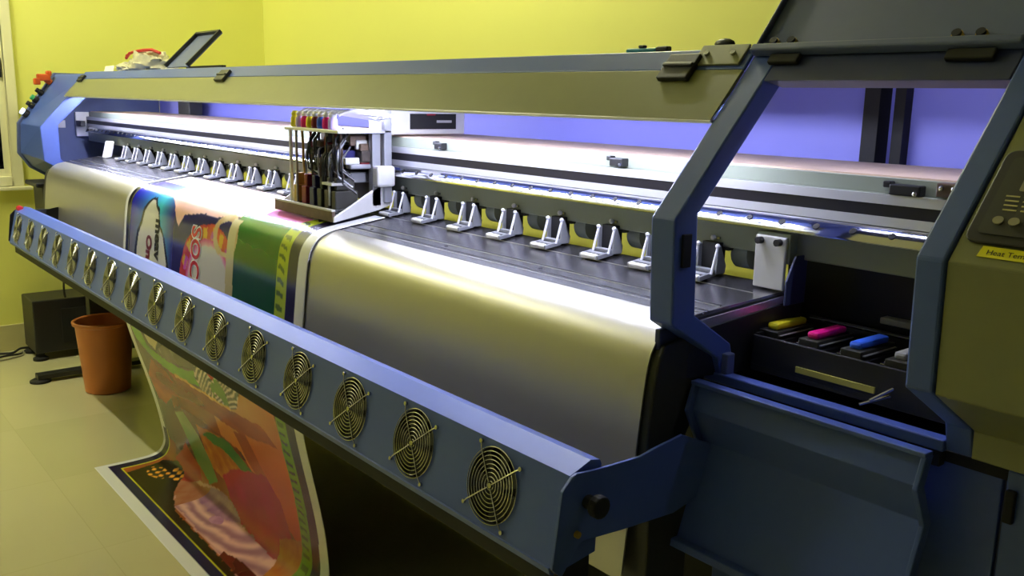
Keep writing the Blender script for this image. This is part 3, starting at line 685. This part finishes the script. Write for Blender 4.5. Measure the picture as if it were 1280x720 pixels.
# upper picture
upm = M_ & (T < .665)
ramp = lambda a, b, v: np.clip((v-a)/(b-a), 0, 1)
put(upm, (34, 26, 96))
cy = ramp(-2.93, -2.80, X)
g1 = np.zeros(X.shape+(3,)); k1 = ramp(-3.20, -2.95, X)[..., None]; k2 = ramp(-2.93, -2.80, X)[..., None]
g1 = np.array((28, 30, 190))*(1-k1)+np.array((70, 196, 222))*k1; g1 = g1*(1-k2)+np.array((40, 34, 120))*k2
low_ = ramp(.26, .36, T)[..., None]; lav = np.array((122, 116, 140))*(1-k1)+np.array((108, 160, 170))*k1
g1 = g1*(1-low_*(1-k2))+lav*low_*(1-k2)
m = upm & (X < -2.80); C_[m] = g1[m]
put(upm & (T < .2), (250, 236, 232), (236, 190, 170), N1)
put(upm & (T < .20) & (X < -2.70) & (T > .12), (70, 50, 200), (150, 200, 240), ramp(-3.2, -2.9, X))
X, T = wx, wt
put(inside([(-2.97, .18), (-2.86, .215), (-2.80, .25), (-2.76, .292), (-2.72, .25), (-2.60, .235), (-2.47, .228), (-2.30, .20), (-2.30, .10), (-2.97, .10)]) & upm, (250, 214, 226), (246, 190, 160), N1)
# white shape with a dark outline
BLOB = [(-3.108, .56), (-3.135, .42), (-3.118, .352), (-3.087, .316), (-3.068, .272), (-3.026, .234), (-3.000, .232), (-2.946, .267), (-2.925, .311), (-2.885, .346), (-2.850, .417), (-2.84, .47), (-2.82, .56)]
cb = np.mean(BLOB, axis=0)
put(inside([(cb[0]+(p[0]-cb[0])*1.15, cb[1]+(p[1]-cb[1])*1.09) for p in BLOB]), (40, 46, 60)); put(inside(BLOB), (222, 220, 206))
# ring of petals
def disc(cx_, ct, rx, rt_): return ((X-cx_)/rx)**2+((T-ct)/rt_)**2
dd = disc(-2.505, .44, .225, .185); an = np.arctan2(T-.44, X+2.505)
put((dd < 1) & upm, (190, 28, 52), (226, 120, 60), N2)
put((dd < .92) & (dd > .55) & (np.sin(an*18+N1*4) > .25) & upm, (222, 170, 50)); put((dd < .78) & (dd > .62) & (np.sin(an*9+2) > .5) & upm, (206, 90, 170))
put((dd < .60) & upm, (212, 60, 130), (236, 206, 214), ramp(.60, .42, dd)); put((dd < .44) & upm, (216, 212, 206))
# cream band and green field
put(upm & (X > -2.36) & (T > .19), (30, 132, 28), (8, 72, 16), np.clip(ramp(.22, .36, T)*.8+.3*N1, 0, 1))
rr = disc(-2.405, .275, .082, .065); put((rr < 1) & (rr > .45) & upm & (T < .33), (228, 214, 176), (200, 160, 110), N2)
put(upm & (X > -2.385) & (X < -2.335) & (T > .22), (226, 216, 170), (150, 130, 90), ramp(.25, .55, T)*.8)
put(upm & (X > -2.33) & (X < -2.22) & (T > .50), (120, 150, 60), (230, 220, 190), N2)
put(inside([(-2.30, .12), (-2.07, .14), (-2.05, .172), (-2.16, .186), (-2.27, .18)]), (226, 60, 160), (246, 170, 210), N1)
put(upm & (X > -2.18) & (T > .47) & (X < -2.05) & (N1 > .55), (170, 90, 40))
# lower picture
lom = M_ & (T >= .662)
put(lom, (176, 96, 44), (120, 74, 40), N1)
put(lom & (X < -3.10+.12*N1) & (T < 1.13), (116, 112, 88), (84, 84, 66), N3)
put(lom & (T < .80) & (X < -2.58), (122, 116, 96), (92, 84, 74), N1)
put(inside([(-3.24, .665), (-3.14, .665), (-3.09, .735), (-2.94, .748), (-2.78, .742), (-2.64, .715), (-2.58, .70), (-2.60, .755), (-2.80, .79), (-3.0, .785), (-3.12, .765), (-3.2, .735)]), (118, 190, 30), (88, 160, 26), N1)
put(inside([(-3.11, .60), (-2.90, .60), (-2.905, .665), (-2.93, .695), (-3.005, .742), (-3.07, .728), (-3.115, .68)]), (60, 66, 50)); put(inside([(-3.10, .60), (-2.915, .60), (-2.92, .662), (-2.945, .688), (-3.005, .73), (-3.06, .718), (-3.10, .675)]), (198, 194, 160))
put(inside([(-2.87, .66), (-2.585, .655), (-2.56, .69), (-2.66, .715), (-2.80, .732)]), (98, 82, 92), (80, 78, 80), N1)
put(lom & (X > -2.60) & (X < -2.08) & (T < .98), (222, 160, 84), (214, 116, 46), np.clip(ramp(-2.35, -2.1, X)+ramp(.75, .95, T)-.3, 0, 1))
z_ = inside([(-2.60, .655), (-2.36, .655), (-2.30, .69), (-2.36, .76), (-2.50, .81), (-2.62, .79), (-2.66, .74)])
put(z_, (226, 220, 204)); put(z_ & (np.sin((X*1.4+T*2.2+.10*N1)*150) > .0), (44, 52, 46)); put(z_ & (disc(-2.47, .745, .06, .05) < 1) & (N2 > .45), (112, 160, 60)); put(z_ & (disc(-2.50, .68, .03, .022) < 1), (206, 50, 34))
put(inside([(-3.11, .79), (-2.87, .79), (-2.60, .785), (-2.41, .78), (-2.20, .76), (-2.13, .80), (-2.20, .86), (-2.40, .85), (-2.78, .86), (-3.0, .90), (-3.12, .97), (-3.2, .97), (-3.22, .88)]), (206, 96, 34), (120, 56, 28), np.clip(N3*1.3-.15, 0, 1))
put(inside([(-2.88, .783), (-2.41, .772), (-2.41, .782), (-2.88, .795)]), (232, 178, 96))
put(inside([(-2.46, .86), (-2.36, .845), (-2.28, .96), (-2.36, 1.0), (-2.42, .95)]), (150, 64, 30), (200, 100, 40), N3)
put(inside([(-2.36, .84), (-2.10, .80), (-2.10, 1.16), (-2.22, 1.10), (-2.30, .96)]), (220, 120, 48), (196, 84, 34), ramp(.85, 1.1, T))
put(inside([(-3.14, 1.02), (-3.0, .94), (-2.75, .92), (-2.45, .93), (-2.40, 1.0), (-2.50, 1.06), (-2.75, 1.10), (-3.0, 1.15), (-3.14, 1.17)]), (150, 84, 52), (96, 66, 44), N1)
put(inside([(-2.84, .965), (-2.62, .93), (-2.50, .98), (-2.51, 1.05), (-2.70, 1.11), (-2.80, 1.10)]), (206, 150, 50), (160, 90, 40), N2)
put(inside([(-3.05, .982), (-2.94, .945), (-2.85, 1.01), (-2.78, 1.09), (-2.755, 1.144), (-2.82, 1.175), (-2.93, 1.135), (-2.99, 1.06)]), (150, 180, 130), (86, 150, 84), ramp(1.0, 1.10, T))
put(inside([(-2.80, .985), (-2.70, .945), (-2.55, .93), (-2.41, .983), (-2.50, 1.018), (-2.60, .985), (-2.72, .992)]), (50, 130, 66), (84, 160, 80), N1)
put(inside([(-3.13, 1.18), (-3.02, 1.09), (-2.92, 1.15), (-2.86, 1.20), (-2.98, 1.225)]), (150, 44, 44), (176, 70, 50), N1)
put(inside([(-2.98, 1.24), (-2.89, 1.185), (-2.73, 1.165), (-2.60, 1.19), (-2.51, 1.205), (-2.27, 1.205), (-2.12, 1.24), (-2.12, 1.33), (-2.34, 1.325), (-2.45, 1.322), (-2.60, 1.318), (-2.82, 1.312)]), (176, 130, 136), (206, 168, 160), N3)
mv = inside([(-2.99, 1.235), (-2.93, 1.205), (-2.73, 1.165), (-2.60, 1.175), (-2.51, 1.205), (-2.27, 1.205), (-2.12, 1.24), (-2.12, 1.315), (-2.34, 1.318), (-2.45, 1.318), (-2.60, 1.312), (-2.84, 1.308), (-2.86, 1.285), (-2.98, 1.275)])
rad = np.sqrt(((X+2.72)*.55)**2+((T-1.17)*1.6)**2)
put(mv, (150, 112, 132), (214, 180, 176), np.clip(.5+.5*np.sin(rad*95+N1*3)*ramp(.05, .14, rad)+.3*(N2-.5), 0, 1))
put(mv & (rad < .11), (128, 92, 136), (176, 140, 160), N2)
put(mv & (X < -2.80), (150, 92, 64), (168, 128, 104), N2)
put(mv & (disc(-2.62, 1.245, .035, .018) < 1), (196, 160, 190), (150, 100, 150), N2)
put(inside([(-2.42, 1.30), (-2.30, 1.285), (-2.12, 1.29), (-2.12, 1.327), (-2.40, 1.325)]), (110, 30, 28), (60, 20, 16), N1)
put(inside([(-2.70, 1.10), (-2.58, 1.03), (-2.45, .995), (-2.30, .955), (-2.24, 1.02), (-2.215, 1.12), (-2.19, 1.20), (-2.28, 1.215), (-2.52, 1.20), (-2.66, 1.165)]), (196, 26, 74), (150, 30, 44), N1)
put(inside([(-2.30, 1.16), (-2.14, 1.10), (-2.10, 1.18), (-2.11, 1.27), (-2.22, 1.27)]), (196, 140, 60), (160, 90, 50), N2)
put(inside([(-3.16, 1.37), (-3.19, 1.215), (-3.10, 1.185), (-3.02, 1.20), (-2.95, 1.25), (-2.86, 1.295), (-2.75, 1.322), (-2.35, 1.326), (-2.05, 1.33), (-2.05, 1.37)]), (26, 20, 12), (40, 26, 14), N1)
mo = ((disc(-3.10, 1.265, .06, .03) < 1) | (disc(-3.035, 1.225, .05, .028) < 1)); put(mo, (30, 26, 26), (232, 170, 60), np.clip((np.sin(X*190)+np.sin(T*240)+N2*2-.6), 0, 1))
X, T = XS, TS
C_[lom] = np.clip(C_[lom]*np.array((1.08, 1.0, .95)), 0, 255)
# frame of the print: white margin, navy line, patterned strip
d_r = xr(T)-X
put((d_r < .155) & (d_r > .095) & (T < 1.36), (178, 196, 40), (96, 150, 30), np.clip(ramp(.55, .75, T)*.8+.4*(N2-.5), 0, 1))
put((d_r < .150) & (d_r > .112) & (np.sin(T*210+N1*9) > .35) & (T < 1.36), (86, 110, 30))
put((d_r < .095) & (d_r > .047), (30, 22, 66)); put((d_r <= .047), (236, 236, 232))
put((X < -3.235), (238, 238, 236)); put((X > -3.251) & (X < -3.213) & (T < .665), (20, 22, 30)); put((X > -3.225) & (X < -3.219), (150, 150, 120))
put((X > -3.255) & (X < -3.215) & (T > 1.10), (26, 24, 60)); put((X >= -3.215) & (X < -3.209) & (T > 1.10) & (T < 1.352), (214, 206, 60))
put((T > 1.352) & (T < 1.357) & (X > -3.215), (220, 214, 40)); put((T >= 1.357) & (T < 1.388) & (X > -3.255), (22, 20, 70)); put(T >= 1.388, (236, 236, 236))
# ---- mesh with the artwork as a colour attribute
TH = .0012
vs = np.stack([X, Yb, Zb+ZO], -1).reshape(-1, 3)
idx = np.arange(NT*NX).reshape(NT, NX)
quads = np.stack([idx[:-1, :-1], idx[1:, :-1], idx[1:, 1:], idx[:-1, 1:]], -1).reshape(-1, 4)
bo_ = Vector((-2.6, .95, 0.0))
me = bpy.data.meshes.new('printed_banner'); me.from_pydata((vs-np.array(bo_)).tolist(), [], quads.tolist())
at = me.color_attributes.new('print', 'FLOAT_COLOR', 'POINT')
cc = C_.reshape(-1, 3)/255; cc = np.where(cc <= .04045, cc/12.92, ((cc+.055)/1.055)**2.4)
at.data.foreach_set('color', np.concatenate([cc, np.ones((len(cc), 1))], 1).ravel())
me.polygons.foreach_set('use_smooth', [True]*len(me.polygons))
bm2 = bpy.data.materials.new('glossy_printed_vinyl'); bm2.use_nodes = True
nt = bm2.node_tree; b = nt.nodes['Principled BSDF']; an_ = nt.nodes.new('ShaderNodeAttribute'); an_.attribute_name = 'print'
nt.links.new(an_.outputs['Color'], b.inputs['Base Color']); b.inputs['Roughness'].default_value = .22
me.materials.append(bm2)
BAN = bpy.data.objects.new('printed_banner', me); COL.objects.link(BAN); BAN.location = bo_; WORLD[BAN.name] = bo_
sm = BAN.modifiers.new('Solidify', 'SOLIDIFY'); sm.thickness = TH; sm.offset = -1
tag(BAN, 'glossy colourful printed banner hanging from the printer onto the floor', 'banner')
# lettering on the banner, running down the sheet
def banner_text(s, size, x0, t0, k, off, bold=0., sx=1., parent=BAN):
    V, F = text_mesh(s, size, bold); mb = MB(); vs = []
    for v in V:
        t = t0+v[0]*sx; x = x0+v[1]; y, z = bpos(t); y2, z2 = bpos(t+.002); dy, dz = y2-y, z2-z; L = math.hypot(dy, dz)
        vs.append((x, y+off*dz/L, z-off*dy/L))
    mb.add(vs, F, k); return mb
banner_text('meav', .072, -2.955, .288, 'ink', .0012, .003, .85).build('black_lettering', BAN)
banner_text('Onu', .070, -3.036, .348, 'darkred', .0012, .003, .85).build('red_lettering', BAN)
banner_text('SOCC', .098, -2.640, .272, 'white', .0012, .0075, .78).build('letter_outline', BAN)
banner_text('SOCC', .098, -2.640, .272, 'red', .0020, .002, .78).build('large_red_lettering', BAN)

# ------------------------------------------------------------------ loose things
# waste bin
wb = empty('waste_bin', (-4.17, 1.09, ZF)); tag(wb, 'terracotta plastic waste bin on the floor in front of the black cabinet', 'bin')
bc = (-4.17, 1.09, ZF)
MB().lathe([(0, .003), (.088, .0), (.094, .004), (.118, .30), (.128, .304), (.130, .316), (.124, .320), (.116, .316), (.110, .30), (.088, .012), (0, .012)], bc, 'terracotta', n=48).build('bin_body', wb, smooth=True)
MB().lathe([(.0967, .062), (.0992, .064), (.0992, .070), (.0973, .072)], bc, 'terracotta', n=48).build('raised_band', wb, smooth=True)
# black cabinet
bk = empty('equipment_cabinet', (-4.9, 1.2, ZF)); tag(bk, 'black metal equipment cabinet standing by the left wall behind the waste bin', 'cabinet')
MB().box(-5.03, -4.80, .935, 1.42, -1.262, -1.0, 'black').build('cabinet_body', bk, bevel=.006)
MB().box(-4.80, -4.796, 1.06, 1.39, -1.22, -1.05, 'matblack').build('side_panel', bk, bevel=.001)
for x in (-5.0, -4.83):
    for y in (.96, 1.39): MB().lathe([(0, 0), (.035, 0), (.035, .012), (.02, .02), (.02, .038), (0, .038)], (x, y, ZF), 'matblack', n=20).build('rubber_foot', bk)
# cables on the floor and the cord from the printer
def cable(pts, r, k, name, label, cat='cable', group=None):
    P = [np.array(p, float) for p in pts]; out = []
    for i in range(len(P)-1):
        p0, p1, p2, p3 = P[max(i-1, 0)], P[i], P[i+1], P[min(i+2, len(P)-1)]
        for j in range(8):
            t = j/8; out.append(.5*((2*p1)+(-p0+p2)*t+(2*p0-5*p1+4*p2-p3)*t*t+(-p0+3*p1-3*p2+p3)*t**3))
    out.append(P[-1]); return tag(MB().tube([tuple(p) for p in out], r, k, n=8).build(name, smooth=True), label, cat, group)
zf = ZF+.006
cable([(-5.02, .70, zf), (-5.04, .80, zf), (-5.02, .87, zf), (-5.05, .92, zf+.01), (-5.06, 1.0, zf)], .006, 'cable', 'floor_cable', 'thick black cable along the skirting beside the black cabinet')
cable([(-4.98, .66, zf), (-4.96, .76, zf), (-4.98, .84, zf), (-4.985, .90, zf), (-5.045, .95, zf+.004), (-5.06, 1.02, zf)], .0045, 'cable', 'floor_cable', 'thin black cable curving on the floor beside the black cabinet')
cable([(-4.86, .66, zf-.001), (-4.90, .76, zf-.001), (-4.92, .84, zf-.001), (-4.96, .905, zf-.001), (-5.02, .92, zf+.004)], .004, 'greycable', 'floor_cable', 'grey cable nearest the camera on the floor by the black cabinet')
cable([(-4.70, 1.08, -.44), (-4.70, 1.075, -.7), (-4.79, 1.08, -.94), (-4.80, 1.085, -.995)], .005, 'cable', 'power_cord', 'black cord hanging from the printer down to the black cabinet', 'cord')
# things lying on the cover top (surface z = .087 + slope)
ztop = lambda y: .0822+(y-1.1743)/(1.60-1.1743)*.0048
def blob(cx_, cy_, z0, rx, ry, rz, k, seed, nu=40, nv=20, rough=.22):
    r = np.random.RandomState(seed); g_ = r.rand(16, 16); vs = []; fs = []; mb = MB()
    for j in range(nv+1):
        for i in range(nu):
            a = 2*PI*i/nu; t = PI*j/nv
            n_ = 0
            for o in (1, 2, 3): n_ += (math.sin(a*(2*o+1)+6*g_[o, 1]+3*math.sin(t*o*2+g_[o, 2]*6))*math.sin(t*(2+o)+g_[o, 3]*6))/o
            q = 1+rough*n_*.7+rough*.5*(r.rand()-.5)
            z = math.cos(t); z = z if z > -.45 else -.45
            vs.append((cx_+rx*math.sin(t)*math.cos(a)*q, cy_+ry*math.sin(t)*math.sin(a)*q, z0+max(0, (z+.45)/1.45*2*rz*(q if z > 0 else 1))))
    for j in range(nv):
        fs += [(j*nu+i, (j+1)*nu+i, (j+1)*nu+(i+1) % nu, j*nu+(i+1) % nu) for i in range(nu)]
    return mb.add(vs, fs, k)
bg = empty('plastic_bag', (-4.0, 1.26, ztop(1.26))); tag(bg, 'crumpled clear plastic bag with red tie lying on the far end of the cover', 'bag')
blob(-3.93, 1.27, ztop(1.27)+.0015, .20, .055, .038, 'bag', 3).build('bag_body', bg, smooth=True)
blob(-4.16, 1.26, ztop(1.26)+.0015, .09, .045, .017, 'bag', 8).build('bag_neck', bg, smooth=True)
MB().tube([(-4.10, 1.235, .137), (-4.05, 1.235, .156), (-3.97, 1.24, .162), (-3.88, 1.24, .164), (-3.80, 1.245, .163), (-3.755, 1.26, .150)], .006, 'red', n=8).tube([(-4.10, 1.235, .137), (-4.11, 1.24, .148), (-4.04, 1.25, .163), (-3.92, 1.255, .166)], .005, 'red', n=8).build('red_tie', bg, smooth=True)
pp = MB()
zt = ztop(1.22)
pp.poly([(-4.42, 1.19, zt+.0005), (-4.27, 1.195, zt+.0005), (-4.28, 1.24, zt+.0012), (-4.43, 1.235, zt+.0012)], (0, 0, .0012), 'paper').poly([(-4.42, 1.232, zt+.002), (-4.30, 1.236, zt+.002), (-4.31, 1.246, zt+.028), (-4.43, 1.242, zt+.026)], (0, .001, 0), 'paper')
tag(pp.build('paper_scrap'), 'folded white paper scrap at the far left end of the cover top', 'paper')
tag(blob(-3.56, 1.235, ztop(1.235)+.001, .05, .02, .005, 'paper', 4, rough=.1).build('tissue', smooth=True), 'small white tissue lying between the plastic bag and the small open lid', 'tissue')
uk = empty('utility_knife', (-1.13, 1.21, ztop(1.21))); tag(uk, 'teal utility knife with black end lying on the cover top', 'knife')
zt = ztop(1.21)
MB().box(-1.175, -1.105, 1.205, 1.217, zt+.001, zt+.0085, 'teal').build('knife_body', uk, bevel=.003)
MB().box(-1.105, -1.078, 1.2045, 1.2175, zt+.0008, zt+.0105, 'black').build('knife_end', uk, bevel=.003)
MB().box(-1.146, -1.134, 1.206, 1.216, zt+.0088, zt+.0135, 'black').build('knife_slider', uk, bevel=.0015)
hk = empty('hand_tool', (-.95, 1.2, ztop(1.2))); tag(hk, 'small black hand tool with metal tip on the cover beside the open lid', 'tool')
MB().ball((-.958, 1.205, ztop(1.2)+.0098), .009, 'black', sq=(2.2, 1, .95)).build('tool_handle', hk, smooth=True)
MB().prism([(1.20, ztop(1.2)+.001), (1.212, ztop(1.21)+.001), (1.212, ztop(1.2)+.007), (1.20, ztop(1.2)+.007)], -.94, -.912, 'rubber').box(-.937, -.925, 1.1985, 1.20, ztop(1.2)+.002, ztop(1.2)+.006, 'chrome').build('tool_tip', hk, bevel=.001)

# ------------------------------------------------------------------ room lamps (fluorescent battens on the ceiling, the second added as fill)
def batten(x, y, L, name_label, along='x', es='tube'):
    e = empty('ceiling_light', (x, y, ZC-.09)); tag(e, name_label, 'light')
    if along == 'x':
        MB().box(x-L/2, x+L/2, y-.035, y+.035, ZC-.05, ZC, 'white').build('light_body', e, bevel=.004)
        MB().cyl((x-L/2+.03, y, ZC-.075), (x+L/2-.03, y, ZC-.075), .016, es, n=12).build('tube', e, smooth=True)
    else:
        MB().box(x-.035, x+.035, y-L/2, y+L/2, ZC-.05, ZC, 'white').build('light_body', e, bevel=.004)
        MB().cyl((x, y-L/2+.03, ZC-.075), (x, y+L/2-.03, ZC-.075), .016, es, n=12).build('tube', e, smooth=True)
batten(-4.2, -.05, 1.2, 'white tube light on the ceiling in front of the far end of the printer')
batten(-2.6, 1.95, .6, 'short tube light added on the ceiling to brighten the back wall')  # added to brighten the back wall and the gap under the beam

W = bpy.data.worlds.new('World'); SC.world = W; W.use_nodes = True
W.node_tree.nodes['Background'].inputs['Color'].default_value = (.02, .022, .03, 1); W.node_tree.nodes['Background'].inputs['Strength'].default_value = 1.

# ------------------------------------------------------------------ camera
cam = bpy.data.cameras.new('camera'); co = bpy.data.objects.new('camera', cam); COL.objects.link(co)
cam.sensor_width = 36; cam.lens = 1150*36/1280; cam.clip_start = .02
Rw = [[0.62857402, 0.16836804, -0.75930686], [0.77750306, -0.11144281, 0.61892608], [0.01958809, -0.97940426, -0.20095672]]   # columns: right, down, forward
mw = Matrix(((Rw[0][0], -Rw[0][1], -Rw[0][2], 0), (Rw[1][0], -Rw[1][1], -Rw[1][2], 0), (Rw[2][0], -Rw[2][1], -Rw[2][2], ZO), (0, 0, 0, 1)))
co.matrix_world = mw; SC.camera = co
SC.view_settings.view_transform = 'Standard'; SC.view_settings.look = 'None'; SC.view_settings.exposure = 0.; SC.view_settings.gamma = 1; SC.view_settings.use_curve_mapping = False
